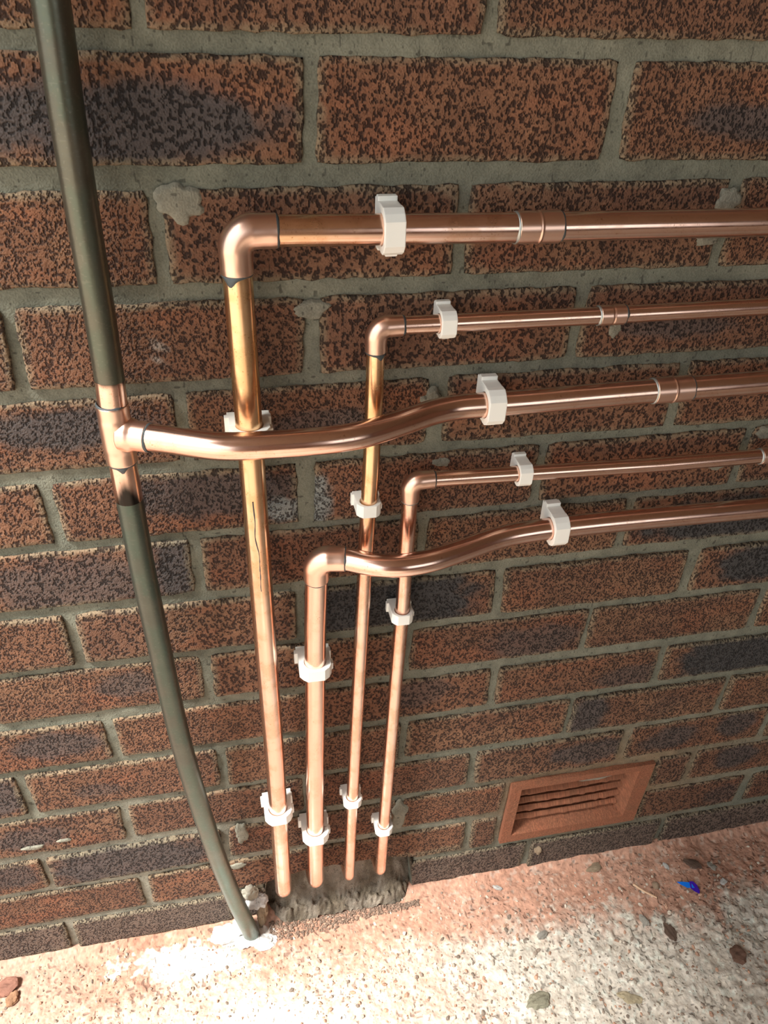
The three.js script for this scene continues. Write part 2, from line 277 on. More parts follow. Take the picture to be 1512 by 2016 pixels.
function floorColour(x, z) {
  const n1 = fbm(x * 14, z * 14, 1, 4), n2 = fbm(x * 45, z * 45, 2, 4), n3 = noise2(x * 320, z * 320, 3), n4 = fbm(x * 160, z * 160, 6, 2);
  const red = mix3([0.40, 0.195, 0.125], [0.47, 0.28, 0.20], n1), pale = mix3([0.50, 0.45, 0.37], [0.62, 0.59, 0.52], n2), peach = mix3([0.55, 0.36, 0.275], [0.64, 0.52, 0.43], n2);
  let c = red;
  // bare pale concrete further out; the brick dust thins with a ragged edge
  const edge = 0.075 + 0.03 * smooth(0.3, 0.7, x) + 0.07 * (n1 - 0.5) + 0.06 * (n2 - 0.5);
  c = mix3(c, x < 0.28 ? peach : mix3(peach, pale, smooth(0.28, 0.42, x + 0.1 * (n1 - 0.5))), smooth(-0.03, 0.03, z - edge + 0.03 * (n4 - 0.5)) * 0.92 + 0.3 * smooth(0.62, 0.75, n4));
  // white lime dust round the foot of the old pipe, drawn out along the wall
  const d1 = Math.hypot((x + 0.02 - (z - 0.04) * 1.5) / 0.085, (z - 0.045) / 0.028), d2 = Math.hypot((x - 0.065) / 0.05, (z - 0.026) / 0.018), d3 = Math.hypot((x - 0.09) / 0.12, (z - 0.15) / 0.05);
  c = mix3(c, [0.76, 0.75, 0.71], 0.9 * smooth(1.05, 0.55, Math.min(d1, d2, d3 + 0.15) + 1.1 * (n2 - 0.5) + 0.9 * (n4 - 0.5)));
  if (x < -0.1) c = mix3(c, [0.50, 0.33, 0.25], 0.6 * smooth(-0.1, -0.2, x + 0.1 * (n1 - 0.5)));
  const pit = floorPit(x, z), f = (0.66 + 0.5 * fbm(x * 260, z * 260, 46, 2) + 0.2 * n3) * (1 - 0.45 * pit);
  return [c[0] * f, c[1] * f, c[2] * f];
}
const floorTexX = [-0.4, 1.12], floorTexZ = [-0.08, 0.42];
const lin2s = (v) => Math.pow(clamp(v), 1 / 2.2);
const floorMap = texture(2048, 680, (u, v) => { const c = floorColour(mix(...floorTexX, u), mix(...floorTexZ, v)); return [lin2s(c[0]), lin2s(c[1]), lin2s(c[2])]; }, true);
const floorBump = texture(2048, 680, (u, v) => { const x = mix(...floorTexX, u), z = mix(...floorTexZ, v); return 0.55 + 0.8 * (fbm(x * 180, z * 180, 36, 4) - 0.5) - 0.3 * floorPit(x, z); });
floorMap.wrapS = floorMap.wrapT = floorBump.wrapS = floorBump.wrapT = THREE.MirroredRepeatWrapping;
const floorMat = new THREE.MeshStandardMaterial({ map: floorMap, bumpMap: floorBump, bumpScale: 0.003, roughness: 0.97 });
{
  const xs = [], zs = []; for (let x = -0.9; x < -0.36; x += 0.02) xs.push(x); for (let x = -0.36; x < 1.08; x += 0.0035) xs.push(x); for (let x = 1.08; x <= 1.7; x += 0.02) xs.push(x);
  for (let z = -0.07; z < 0; z += 0.01) zs.push(z); for (let z = 0; z < 0.34; z += 0.003) zs.push(z); for (let z = 0.34; z <= 0.92; z += 0.02) zs.push(z);
  const g = grid(xs.length - 1, zs.length - 1, (i, j) => { const x = xs[i], z = zs[j], e = i === 0 || i === xs.length - 1 || j === zs.length - 1 ? -0.03 : 0; return { p: [x, floorH(x, z) + e, z], uv: [(x - floorTexX[0]) / (floorTexX[1] - floorTexX[0]), (z - floorTexZ[0]) / (floorTexZ[1] - floorTexZ[0])] }; }, true);
  mesh('concrete', g, floorMat, floorGroup);
  const slab = new THREE.BoxGeometry(14, 0.2, 9); slab.translate(-1.5, -0.115, 4.35);
  mesh('slab', slab, new THREE.MeshStandardMaterial({ color: new THREE.Color().setRGB(0.5, 0.42, 0.33), roughness: 1 }), floorGroup);
}
{ // unseen passage added to shape the light: roof overhead, closed on the right, a far wall with one opening for the copper streak; the left end is open to the sky
  const boards = new THREE.MeshStandardMaterial({ color: new THREE.Color().setRGB(0.2, 0.15, 0.11), roughness: 0.9 }), brickish = new THREE.MeshStandardMaterial({ color: new THREE.Color().setRGB(0.2, 0.11, 0.07), roughness: 0.95 });
  const box = (x0, x1, y0, y1, z0, z1) => { const g = new THREE.BoxGeometry(x1 - x0, y1 - y0, z1 - z0); g.translate((x0 + x1) / 2, (y0 + y1) / 2, (z0 + z1) / 2); return g; };
  structure(mesh('added_roof', box(ROOF_X, 3.6, 2.25, 2.37, -0.2, 3.3), boards, scene), 'unseen dark boarded roof added to cut off the sky overhead');
  structure(mesh('added_wall_right', box(3.4, 3.52, -0.2, 2.25, -0.2, 3.3), brickish, scene), 'unseen brick wall added to keep light off the right');
  structure(mesh('added_wall_front', mergeGeometries([box(-0.6, 1.0, -0.2, 2.25, 3.1, 3.22), box(2.55, 3.4, -0.2, 2.25, 3.1, 3.22), box(1.0, 2.55, 1.95, 2.25, 3.1, 3.22), box(1.0, 2.55, -0.2, 0.8, 3.1, 3.22)]), brickish, scene), 'unseen brick wall added with one opening for the copper streak');
}

// ------------------------------------------------------------------ pipes
// sweep a circle along points; r(s, L) radius, col(s, L, angle) colour; uv: turns round, 0.2 m along
function sweep(pts, r, opt = {}) {
  const n = opt.seg ?? 28, N = pts.length, rad = typeof r === 'number' ? () => r : r, col = opt.col;
  const T = pts.map((_, i) => pts[Math.min(N - 1, i + 1)].clone().sub(pts[Math.max(0, i - 1)]).normalize());
  const S = [0]; for (let i = 1; i < N; i++) S.push(S[i - 1] + pts[i].distanceTo(pts[i - 1]));
  let nrm = Math.abs(T[0].z) > 0.9 ? V3(1, 0, 0) : V3(0, 0, 1); nrm.addScaledVector(T[0], -nrm.dot(T[0])).normalize();
  const fr = []; for (let i = 0; i < N; i++) { nrm = nrm.clone().addScaledVector(T[i], -nrm.dot(T[i])).normalize(); fr.push([nrm, T[i].clone().cross(nrm)]); }
  const g = grid(n, N - 1, (i, j) => {
    const a = i / n * Math.PI * 2, R = rad(S[j], S[N - 1], a), [u, v] = fr[j], p = pts[j];
    const q = p.clone().addScaledVector(u, Math.cos(a) * R).addScaledVector(v, Math.sin(a) * R);
    return { p: [q.x, q.y, q.z], c: col ? col(S[j], S[N - 1], a) : [1, 1, 1], uv: [i / n, S[j] / 0.2 + (opt.off ?? 0)] };
  });
  // seam normals
  const no = g.attributes.normal, w = n + 1;
  for (let j = 0; j < N; j++) { const A = j * w, B = A + n, x = no.getX(A) + no.getX(B), y = no.getY(A) + no.getY(B), z = no.getZ(A) + no.getZ(B), l = Math.hypot(x, y, z) || 1; no.setXYZ(A, x / l, y / l, z / l); no.setXYZ(B, x / l, y / l, z / l); }
  return g;
}
function line(pts, step = 0.004) { const o = []; for (let i = 0; i + 1 < pts.length; i++) { const a = pts[i], b = pts[i + 1], n = Math.max(1, Math.ceil(a.distanceTo(b) / step)); for (let k = 0; k < n; k++) o.push(a.clone().lerp(b, k / n)); } o.push(pts[pts.length - 1].clone()); return o; }
function curve(pts, step = 0.004) { const c = new THREE.CatmullRomCurve3(pts, false, 'centripetal'); return c.getSpacedPoints(Math.ceil(c.getLength() / step)); }
// polyline with rounded corners
function fillet(pts, rads, step = 0.003) {
  let o = [pts[0].clone()];
  for (let i = 1; i + 1 < pts.length; i++) {
    const A = pts[i - 1], B = pts[i], C = pts[i + 1], r = rads[i - 1], d1 = A.clone().sub(B).normalize(), d2 = C.clone().sub(B).normalize(), half = Math.acos(clamp(d1.dot(d2), -1, 1)) / 2, t = r / Math.tan(half);
    const P = B.clone().addScaledVector(d1, t), Q = B.clone().addScaledVector(d2, t), ctr = B.clone().addScaledVector(d1.clone().add(d2).normalize(), r / Math.sin(half)), a = P.clone().sub(ctr), b = Q.clone().sub(ctr), ang = a.angleTo(b), n = Math.max(4, Math.ceil(ang * r / step));
    for (let k = 0; k <= n; k++) { const t2 = k / n; o.push(ctr.clone().addScaledVector(a, Math.sin((1 - t2) * ang) / Math.sin(ang)).addScaledVector(b, Math.sin(t2 * ang) / Math.sin(ang))); }
  }
  o.push(pts[pts.length - 1].clone());
  const out = [o[0]]; for (let i = 1; i < o.length; i++) { const n = Math.max(1, Math.ceil(o[i].distanceTo(o[i - 1]) / 0.006)); for (let k = 1; k <= n; k++) out.push(o[i - 1].clone().lerp(o[i], k / n)); }
  return out;
}
// a capillary fitting: swept sleeve with turned ends
function sleeve(pts, r0, extra, profile) {
  let L = 0; for (let i = 1; i < pts.length; i++) L += pts[i].distanceTo(pts[i - 1]);
  const d = (a, b) => a.clone().addScaledVector(b.clone().sub(a).normalize(), 0.00001), P = [pts[0], d(pts[0], pts[1]), pts[0].clone().addScaledVector(pts[1].clone().sub(pts[0]).normalize(), 0.0005), ...pts.slice(1, -1)];
  const e = pts[pts.length - 1], f = pts[pts.length - 2], dir = f.clone().sub(e).normalize(); P.push(e.clone().addScaledVector(dir, 0.0005), e.clone().addScaledVector(dir, 0.00001), e);
  return sweep(P, (s, S) => (s < 0.000005 || s > S - 0.000005 ? r0 - 0.0002 : s < 0.0003 || s > S - 0.0003 ? r0 + extra - 0.0003 : r0 + extra + (profile ? profile(s, S) : 0)), { seg: 32 });
}
// a run of solder round a joint: uneven ring
function solder(parent, at, axis, r, mat, sd, drip) {
  const n = 40, q = new THREE.Quaternion().setFromUnitVectors(V3(0, 1, 0), axis.clone().normalize());
  const g = grid(n, 6, (i, j) => {
    const a = i / n * Math.PI * 2, t = j / 6 - 0.5, k = 0.6 + 0.8 * noise2(Math.cos(a) * 2 + sd, Math.sin(a) * 2 + 3, sd), dr = drip ? drip.len * Math.exp(-Math.pow(Math.atan2(Math.sin(a - drip.a), Math.cos(a - drip.a)) / drip.w, 2)) : 0;
    const y = t * 0.0028 * k + (drip ? dr * (t - 0.5) : 0), R = r + 0.0008 * Math.cos(t * Math.PI) * k + 0.0001, p = V3(Math.cos(a) * R, y, Math.sin(a) * R).applyQuaternion(q).add(at);
    return { p: [p.x, p.y, p.z] };
  }, true);
  return mesh('solder_seam', g, mat, parent);
}
const R22 = 0.0107, R15 = 0.0073;
const pinkEnds = (s, L) => [1, 1, 1];
function elbow(parent, corner, dirA, dirB, len, r, seams = [solderMat, solderMat], bend = r * 1.25, drips = []) {
  const A = corner.clone().addScaledVector(dirA, len), B = corner.clone().addScaledVector(dirB, len);
  const e = mesh('elbow', sleeve(fillet([A, corner, B], [bend], 0.0012), r, 0.0011, (s, S) => { const m = Math.abs(s - S / 2); return 0.0004 * smooth(S * 0.24, S * 0.2, m) - 0.0005 * Math.exp(-Math.pow((m - S * 0.24) / 0.0012, 2)); }), fittingMat, parent);
  solder(e, A, dirA.clone().negate(), r, seams[0], 3.1 + r * 900 + corner.x * 10, drips[0]); solder(e, B, dirB.clone().negate(), r, seams[1], 7.7 + corner.y * 10, drips[1]);
  return e;
}
function coupling(parent, a, b, r, groove = false, seams = [solderLight, solderMat]) {
  const pts = line([a, b], 0.0006), m = mesh('coupling', sleeve(pts, r, 0.001, (s, S) => (groove ? -0.0005 : 0.0006) * Math.exp(-Math.pow((s - S / 2) / 0.0007, 2))), fittingMat, parent), d = b.clone().sub(a).normalize();
  solder(m, a, d, r, seams[0], a.x * 37); solder(m, b, d, r, seams[1], b.x * 31);
  return m;
}
const down = V3(0, -1, 0), right = V3(1, 0, 0);
// foot of a riser: turns back through the chase
function foot(x, z, yc, br) { const o = []; for (let k = 0; k <= 14; k++) { const a = (k / 14) * 62 * Math.PI / 180; o.push(V3(x, yc - br * Math.sin(a), z - br + br * Math.cos(a))); } const e = o[o.length - 1], d = V3(0, -Math.cos(62 * Math.PI / 180), -Math.sin(62 * Math.PI / 180)); for (let k = 1; k <= 6; k++) o.push(e.clone().addScaledVector(d, 0.006 * k)); return o; }
const tint = (a, b, f) => (s, L, g) => mix3(a, b, f(s, L, g));
const gold = [1.0, 0.98, 0.72], plain = [1, 1, 1], rosy = [1.0, 1.0, 1.02];

// --- first run: large pipe, elbow at the top left, level across the top
{
  const t = thing('copper_pipe', 'large copper pipe turning at the topmost elbow, running along the top of the wall', 'pipe', [0.1168, 0.09, 0.024]); const o = t.position;
  const L = (p) => p.sub(o), corner = V3(0.1108, 0.9447, 0.024);
  const riser = [V3(0.1108, 0.93, 0.024), V3(0.1117, 0.8542, 0.024), V3(0.1131, 0.69, 0.024), V3(0.1145, 0.53, 0.024), V3(0.1165, 0.387, 0.024), V3(0.1172, 0.2524, 0.024), V3(0.1178, 0.112, 0.024)];
  mesh('riser', sweep([...line(riser, 0.01).slice(0, -1), ...foot(0.1178, 0.024, 0.11, 0.022)].map((p) => L(p)), R22, { col: tint(gold, plain, (s, LL, a) => smooth(0.12, 0.45, s)) }), copperB, t);
  const a = V3(0.3138, 0.9449, 0.024), b = V3(0.3478, 0.9452, 0.024);
  mesh('level_pipe', sweep(line([V3(0.125, 0.9447, 0.024), V3(0.331, 0.945, 0.024)].map(L), 0.008), R22, { off: 0.3, col: tint([1, 0.97, 0.82], plain, (s) => smooth(0.02, 0.12, s)) }), copperB, t);
  mesh('level_pipe', sweep(line([V3(0.331, 0.945, 0.024), V3(1.44, 0.957, 0.024)].map(L), 0.012), R22, { off: 0.63 }), copperA, t);
  const flux = []; for (let k = 0; k <= 40; k++) { const y = 0.728 - 0.098 * k / 40, a = -0.25 + 0.35 * smooth(0, 1, k / 40) + 0.12 * (noise2(k * 0.13, 3, 9) - 0.5) * 2; flux.push(L(V3(0.1129 + Math.sin(a) * (R22 + 0.0001), y, 0.024 + Math.cos(a) * (R22 + 0.0001)))); }
  mesh('flux_run', sweep(flux, (s, LL) => 0.00055 * (0.5 + noise2(s * 300, 1, 4)) * (1 - 0.3 * s / LL), { seg: 6 }), solderMat, t).userData.label = 'dark dried flux run';
  elbow(t, L(corner), down, right, 0.0286, R22, [solderMat, solderMat], 0.0135, [{ a: 2.1, w: 0.38, len: 0.006 }, null]);
  coupling(t, L(a), L(b), R22);
}
// --- second run: small pipe, second elbow down
{
  const t = thing('copper_pipe', 'small copper pipe whose level run is second from the top', 'pipe', [0.2066, 0.09, 0.019]); const o = t.position, L = (p) => p.sub(o);
  const riser = [V3(0.2137, 0.86, 0.019), V3(0.2141, 0.80, 0.019), V3(0.2138, 0.739, 0.019), V3(0.2122, 0.667, 0.019), V3(0.2107, 0.545, 0.019), V3(0.2084, 0.387, 0.019), V3(0.2067, 0.2415, 0.019), V3(0.2062, 0.106, 0.019)];
  mesh('riser', sweep([...line(riser, 0.01).slice(0, -1), ...foot(0.2062, 0.019, 0.105, 0.017)].map(L), R15, { off: 0.17, col: tint(gold, plain, (s) => smooth(0.1, 0.25, s)) }), copperB, t);
  mesh('level_pipe', sweep(line([V3(0.222, 0.8711, 0.019), V3(0.4085, 0.8736, 0.019)].map(L), 0.008), R15, { off: 0.41 }), copperA, t);
  mesh('level_pipe', sweep(line([V3(0.4085, 0.8736, 0.019), V3(0.55, 0.8762, 0.019), V3(1.44, 0.888, 0.019)].map(L), 0.012), R15, { off: 0.11 }), copperA, t);
  elbow(t, L(V3(0.2137, 0.8711, 0.019)), down, right, 0.0205, R15, [solderMat, solderMat], 0.0095, [{ a: 1.1, w: 0.4, len: 0.004 }, null]);
  coupling(t, L(V3(0.3976, 0.8735, 0.019)), L(V3(0.42, 0.8739, 0.019)), R15, true);
}
// --- fourth run: small pipe, elbow low down
{
  const t = thing('copper_pipe', 'small copper pipe with the lowest small elbow, level run fourth from the top', 'pipe', [0.25, 0.09, 0.019]); const o = t.position, L = (p) => p.sub(o);
  const riser = [V3(0.2508, 0.716, 0.019), V3(0.2510, 0.651, 0.019), V3(0.2518, 0.587, 0.019), V3(0.2505, 0.4627, 0.019), V3(0.2500, 0.3315, 0.019), V3(0.2493, 0.23, 0.019), V3(0.2493, 0.106, 0.019)];
  mesh('riser', sweep([...line(riser, 0.01).slice(0, -1), ...foot(0.2493, 0.019, 0.105, 0.017)].map(L), R15, { off: 0.55 }), copperB, t);
  mesh('level_pipe', sweep(line([V3(0.258, 0.7270, 0.019), V3(0.4166, 0.7250, 0.019), V3(0.495, 0.7238, 0.019), V3(0.616, 0.7245, 0.019)].map(L), 0.008), R15, { off: 0.71 }), copperA, t);
  mesh('level_pipe', sweep(line([V3(0.616, 0.7245, 0.019), V3(1.44, 0.735, 0.019)].map(L), 0.012), R15, { off: 0.2 }), copperA, t);
  elbow(t, L(V3(0.2508, 0.7270, 0.019)), down, right, 0.0205, R15, [solderLight, solderMat], 0.0095);
  coupling(t, L(V3(0.6012, 0.7243, 0.019)), L(V3(0.63, 0.7247, 0.019)), R15);
}
// --- fifth run: large pipe, elbow in the middle, bowed out over the two small risers
{
  const t = thing('copper_pipe', 'large copper pipe bowed out over two small risers, lowest level run on the wall', 'pipe', [0.1605, 0.09, 0.024]); const o = t.position, L = (p) => p.sub(o);
  const corner = V3(0.1640, 0.660, 0.032);
  const riser = [V3(0.1640, 0.645, 0.0318), V3(0.1635, 0.60, 0.0285), V3(0.1629, 0.557, 0.0255), V3(0.1622, 0.445, 0.024), V3(0.1610, 0.3115, 0.024), V3(0.1605, 0.1505, 0.024), V3(0.1605, 0.12, 0.024)];
  mesh('riser', sweep([...curve(riser, 0.008).slice(0, -1), ...foot(0.1605, 0.024, 0.119, 0.022)].map(L), R22, { off: 0.9 }), copperA, t);
  const dirB = V3(0.026, 0, 0.005).normalize();
  const run = curve([corner.clone().addScaledVector(dirB, 0.014), V3(0.1885, 0.66, 0.0365), V3(0.2066, 0.66, 0.0456), V3(0.2200, 0.66, 0.0510), V3(0.2345, 0.66, 0.0536), V3(0.251, 0.66, 0.0532), V3(0.2675, 0.66, 0.0505), V3(0.286, 0.66, 0.045), V3(0.3041, 0.66, 0.0389), V3(0.3265, 0.6605, 0.0315), V3(0.3487, 0.6612, 0.0265), V3(0.372, 0.662, 0.0245), V3(0.40, 0.6630, 0.024), V3(0.45, 0.6640, 0.024), V3(0.53, 0.664, 0.024), V3(0.63, 0.6638, 0.024), V3(0.9, 0.667, 0.024), V3(1.44, 0.674, 0.024)], 0.004);
  mesh('level_pipe', sweep(run.map(L), R22, { off: 0.37, col: tint([1, 1, 1.02], plain, (s) => s * 0) }), copperA, t);
  elbow(t, L(corner.clone()), V3(0, -1, -0.06).normalize(), dirB, 0.0255, R22, [solderMat, solderMat], 0.0125);
}
// --- old dark riser with a new tee, whose branch bows out over the first riser: one soldered piece
{
  const t = thing('tarnished_pipe', 'old blackened riser with a bright copper tee and a wavy branch', 'pipe', [0.0705, 0, 0.022]); const o = t.position, L = (p) => p.sub(o);
  const zc = 0.03, RB = 0.0107;
  const dk = (s, LL, a) => { const f = smooth(0.004, -0.006, s - 0.000 + 0.004 * (noise2(Math.cos(a) * 2, Math.sin(a) * 2 + 5, 8) - 0.5)); return f; };
  const up = [V3(0.0205, 1.36, zc), V3(0.0200, 1.2, zc), V3(0.0187, 1.0723, zc), V3(0.0170, 1.0222, zc), V3(0.0157, 0.9491, zc), V3(0.0154, 0.8912, zc), V3(0.0143, 0.8420, zc)];
  mesh('old_riser', sweep(curve(up, 0.008).map(L), RB, { col: (s, LL) => [0.235, 0.225, 0.19] }), oxideMat, t).userData.label = 'blackened upper pipe';
  const cleaned = (s, LL, a, from) => { const d = from ? s : LL - s; return d + 0.006 * (noise2(Math.cos(a) * 1.7 + 2, Math.sin(a) * 1.7 + 5, from ? 8 : 9) - 0.5); };
  mesh('cleaned_end', sweep(line([V3(0.0143, 0.843, zc), V3(0.0130, 0.815, zc)].map(L), 0.0015), RB + 0.00008, { off: 0.5, col: (s, LL, a) => mix3([0.035, 0.045, 0.05], plain, smooth(-0.001, 0.005, cleaned(s, LL, a, true))) }), copperA, t);
  mesh('cleaned_end', sweep(line([V3(0.0130, 0.785, zc), V3(0.0133, 0.738, zc)].map(L), 0.0015), RB + 0.00008, { off: 0.8, col: (s, LL, a) => mix3([0.035, 0.045, 0.05], plain, smooth(0.001, 0.016, cleaned(s, LL, a, false) - 0.012 * Math.cos(a * 2))) }), copperA, t);
  const low = [V3(0.0133, 0.740, zc), V3(0.0139, 0.6649, zc), V3(0.0160, 0.5862, zc), V3(0.0205, 0.4491, zc), V3(0.0277, 0.3441, zc), V3(0.0410, 0.2086, zc), V3(0.0540, 0.11, 0.0285), V3(0.0660, 0.035, 0.026), V3(0.0735, -0.015, 0.024)];
  mesh('old_riser', sweep(curve(low, 0.006).map(L), (s, LL, a) => RB + 0.0004 * (fbm(s * 60, Math.cos(a) + 3, 41, 2) - 0.5) * smooth(0.3, 0.6, s), { off: 0.25, col: (s, LL) => mix3([0.19, 0.215, 0.195], [0.33, 0.39, 0.37], smooth(0.25, 0.6, s)) }), oxideMat, t).userData.label = 'green-grey tarnished lower pipe';
  // tee
  const tc = V3(0.0130, 0.7985, zc), bd = V3(0.0225, 0, 0.0100).normalize();
  const tee = mesh('tee', mergeGeometries([sleeve(line([V3(0.0128, 0.8231, zc), V3(0.0130, 0.7735, zc)].map(L), 0.0015), RB, 0.0011, (s, S) => 0.0004 * smooth(S * 0.3, S * 0.22, Math.abs(s - S / 2)))
    , sleeve(line([tc.clone().addScaledVector(bd, 0.004), tc.clone().addScaledVector(bd, 0.0262)].map(L), 0.001), RB, 0.0011, (s) => 0.0016 * smooth(0.012, 0.006, s))]), fittingMat, t);
  solder(tee, L(V3(0.0128, 0.8231, zc)), V3(0, -1, 0), RB, solderMat, 2); solder(tee, L(V3(0.0130, 0.7735, zc)), V3(0, 1, 0), RB, solderMat, 5, { a: 1.5, w: 0.25, len: 0.004 });
  solder(tee, L(tc.clone().addScaledVector(bd, 0.0262)), bd.clone().negate(), RB, solderMat, 8);
  const run = curve([tc.clone().addScaledVector(bd, 0.012), V3(0.0355, 0.7988, 0.0400), V3(0.0545, 0.7995, 0.0490), V3(0.0700, 0.8, 0.0565), V3(0.0840, 0.80, 0.0617), V3(0.098, 0.80, 0.0645), V3(0.1135, 0.80, 0.0655), V3(0.1516, 0.80, 0.0653), V3(0.178, 0.80, 0.0635), V3(0.198, 0.80, 0.0590), V3(0.2265, 0.80, 0.0470), V3(0.2450, 0.80, 0.0380), V3(0.2620, 0.80, 0.0300), V3(0.2830, 0.8002, 0.0245), V3(0.31, 0.8006, 0.0238), V3(0.35, 0.8016, 0.024), V3(0.40, 0.8032, 0.024), V3(0.4697, 0.8050, 0.024), V3(0.52, 0.806, 0.024), V3(0.75, 0.811, 0.024), V3(1.44, 0.82, 0.024)], 0.004);
  mesh('branch_pipe', sweep(run.map(L), R22, { off: 0.05 }), copperA, t);
  coupling(t, L(V3(0.4621, 0.8048, 0.024)), L(V3(0.4973, 0.8056, 0.024)), R22);
}

// ------------------------------------------------------------------ white pipe clips
// profile in (a across the pipe, b out from the wall); r pipe radius, c standoff of the pipe's axis
function clipGeometries(r, c) {
  const k = r / 0.0107, q = r + 0.0004, h = 0.0162 * k, out = c + r + 0.0034 * k;
  const arc = (path, a0, a1, n = 14) => { for (let i = 0; i <= n; i++) { const a = mix(a0, a1, i / n); path.push([Math.cos(a) * q, c + Math.sin(a) * q]); } };
  const shp = (pts) => new THREE.Shape(pts.map((p) => new THREE.Vector2(...p)));
  const ex = (s, w) => { const g = new THREE.ExtrudeGeometry(s, { depth: w - 0.0014, bevelEnabled: true, bevelSize: 0.0006, bevelThickness: 0.0007, bevelSegments: 2, bevelOffset: -0.0006, curveSegments: 8 }); g.translate(0, 0, -(w - 0.0014) / 2); return g; };
  const mid = c - 0.001, b = [[-h * 1.06, 0], [h * 1.06, 0], [h * 1.06, 0.004 * k], [h * 1.2, 0.0045 * k], [h * 1.2, 0.0105 * k], [h * 1.0, 0.0105 * k], [h, mid]];
  arc(b, -0.09, -Math.PI + 0.09); b.push([-h, mid], [-h, 0.0115 * k], [-h * 1.12, 0.0115 * k], [-h * 1.12, 0.0055 * k], [-h * 1.06, 0.0045 * k]);
  const s = [[h, mid + 0.0002], [h, c + 0.0055 * k], [h * 0.8, c + r * 0.95], [h * 0.52, out], [-h * 0.52, out], [-h * 0.84, c + r * 0.95], [-h, c + 0.0055 * k], [-h, mid + 0.0002]];
  arc(s, Math.PI + 0.05, -0.05);
  const hinge = [[-h * 1.0, mid - 0.0045 * k], [-h * 1.0, mid + 0.0045 * k], [-h * 1.14, mid + 0.003 * k], [-h * 1.14, mid - 0.003 * k]];
  return [ex(shp(b), 0.0145 * Math.sqrt(k)), ex(shp(s), 0.0152 * Math.sqrt(k)), ex(shp(hinge), 0.009 * k)];
}
const CLIP22 = clipGeometries(R22, 0.024), CLIP15 = clipGeometries(R15, 0.019);
function clip(size, pos, along, label, tilt = 0) {
  const t = thing('pipe_clip', label, 'pipe clip', pos, 'white pipe clips'), [b, s, h] = size === 22 ? CLIP22 : CLIP15;
  for (const [n, g] of [['base', b], ['strap', s], ['latch', h]]) mesh(n, g, plasticMat, t);
  // profile axes: a -> across, b -> +z, extrusion -> along the pipe
  const X = along === 'h' ? V3(0, 1, 0) : V3(-1, 0, 0), Y = V3(0, 0, 1), Z = X.clone().cross(Y);
  t.quaternion.setFromRotationMatrix(new THREE.Matrix4().makeBasis(X, Y, Z));
  t.rotateOnAxis(V3(0, 1, 0), tilt);
  return t;
}
const on = (k) => k;
clip(22, [0.2205, 0.9448, 0], 'h', 'white plastic clip on the topmost level pipe', 0.02);
clip(15, [0.2695, 0.8718, 0], 'h', 'small white plastic clip on the second level pipe from the top', 0.01);
clip(22, [0.3150, 0.8007, 0], 'h', 'large white plastic clip on the wavy tee branch', 0.0);
clip(15, [0.3560, 0.7258, 0], 'h', 'small white plastic clip on the fourth level pipe from the top', 0.0);
clip(22, [0.3985, 0.6630, 0], 'h', 'large white plastic clip on the lowest level pipe', 0.02);
clip(22, [0.1126, 0.7880, 0], 'v', 'white plastic clip half hidden behind the wavy tee branch');
clip(22, [0.1170, 0.2760, 0], 'v', 'white plastic clip at the foot of the riser beside the old dark pipe', 0.03);
clip(15, [0.2125, 0.7030, 0], 'v', 'small white clip between the two bowed pipes');
clip(15, [0.2070, 0.2690, 0], 'v', 'small white clip at the foot of the third copper riser from the old dark pipe');
clip(15, [0.2515, 0.5670, 0], 'v', 'small white clip on the riser below the lower bowed pipe');
clip(15, [0.2492, 0.1985, 0], 'v', 'small white clip at the foot of the copper riser nearest the air brick');
clip(22, [0.1626, 0.5130, 0], 'v', 'large white clip below the middle elbow');
clip(22, [0.1607, 0.2210, 0], 'v', 'large white clip at the foot of the riser under the middle elbow');

const rockGeo = (sd, sx, sy, sz, rough = 0.35, det = 3) => {
  const g = new THREE.IcosahedronGeometry(1, det), p = g.attributes.position;
  for (let i = 0; i < p.count; i++) {
    const v = V3(p.getX(i), p.getY(i), p.getZ(i)), n = (f, k) => noise3(v.x * f + sd * 1.7, v.y * f + sd * 2.3, v.z * f + sd, sd + k) - 0.5;
    const k = 1 + rough * (2.4 * n(1.3, 0) + 1.6 * n(3.1, 3) + 0.9 * n(7, 6));
    p.setXYZ(i, v.x * k * sx, v.y * k * sy, v.z * k * sz);
  }
  g.computeVertexNormals(); return g;
};
const rockMat = (r, g, b) => new THREE.MeshStandardMaterial({ color: new THREE.Color().setRGB(r, g, b), bumpMap: mortarBump, bumpScale: 0.002, roughness: 0.95 });

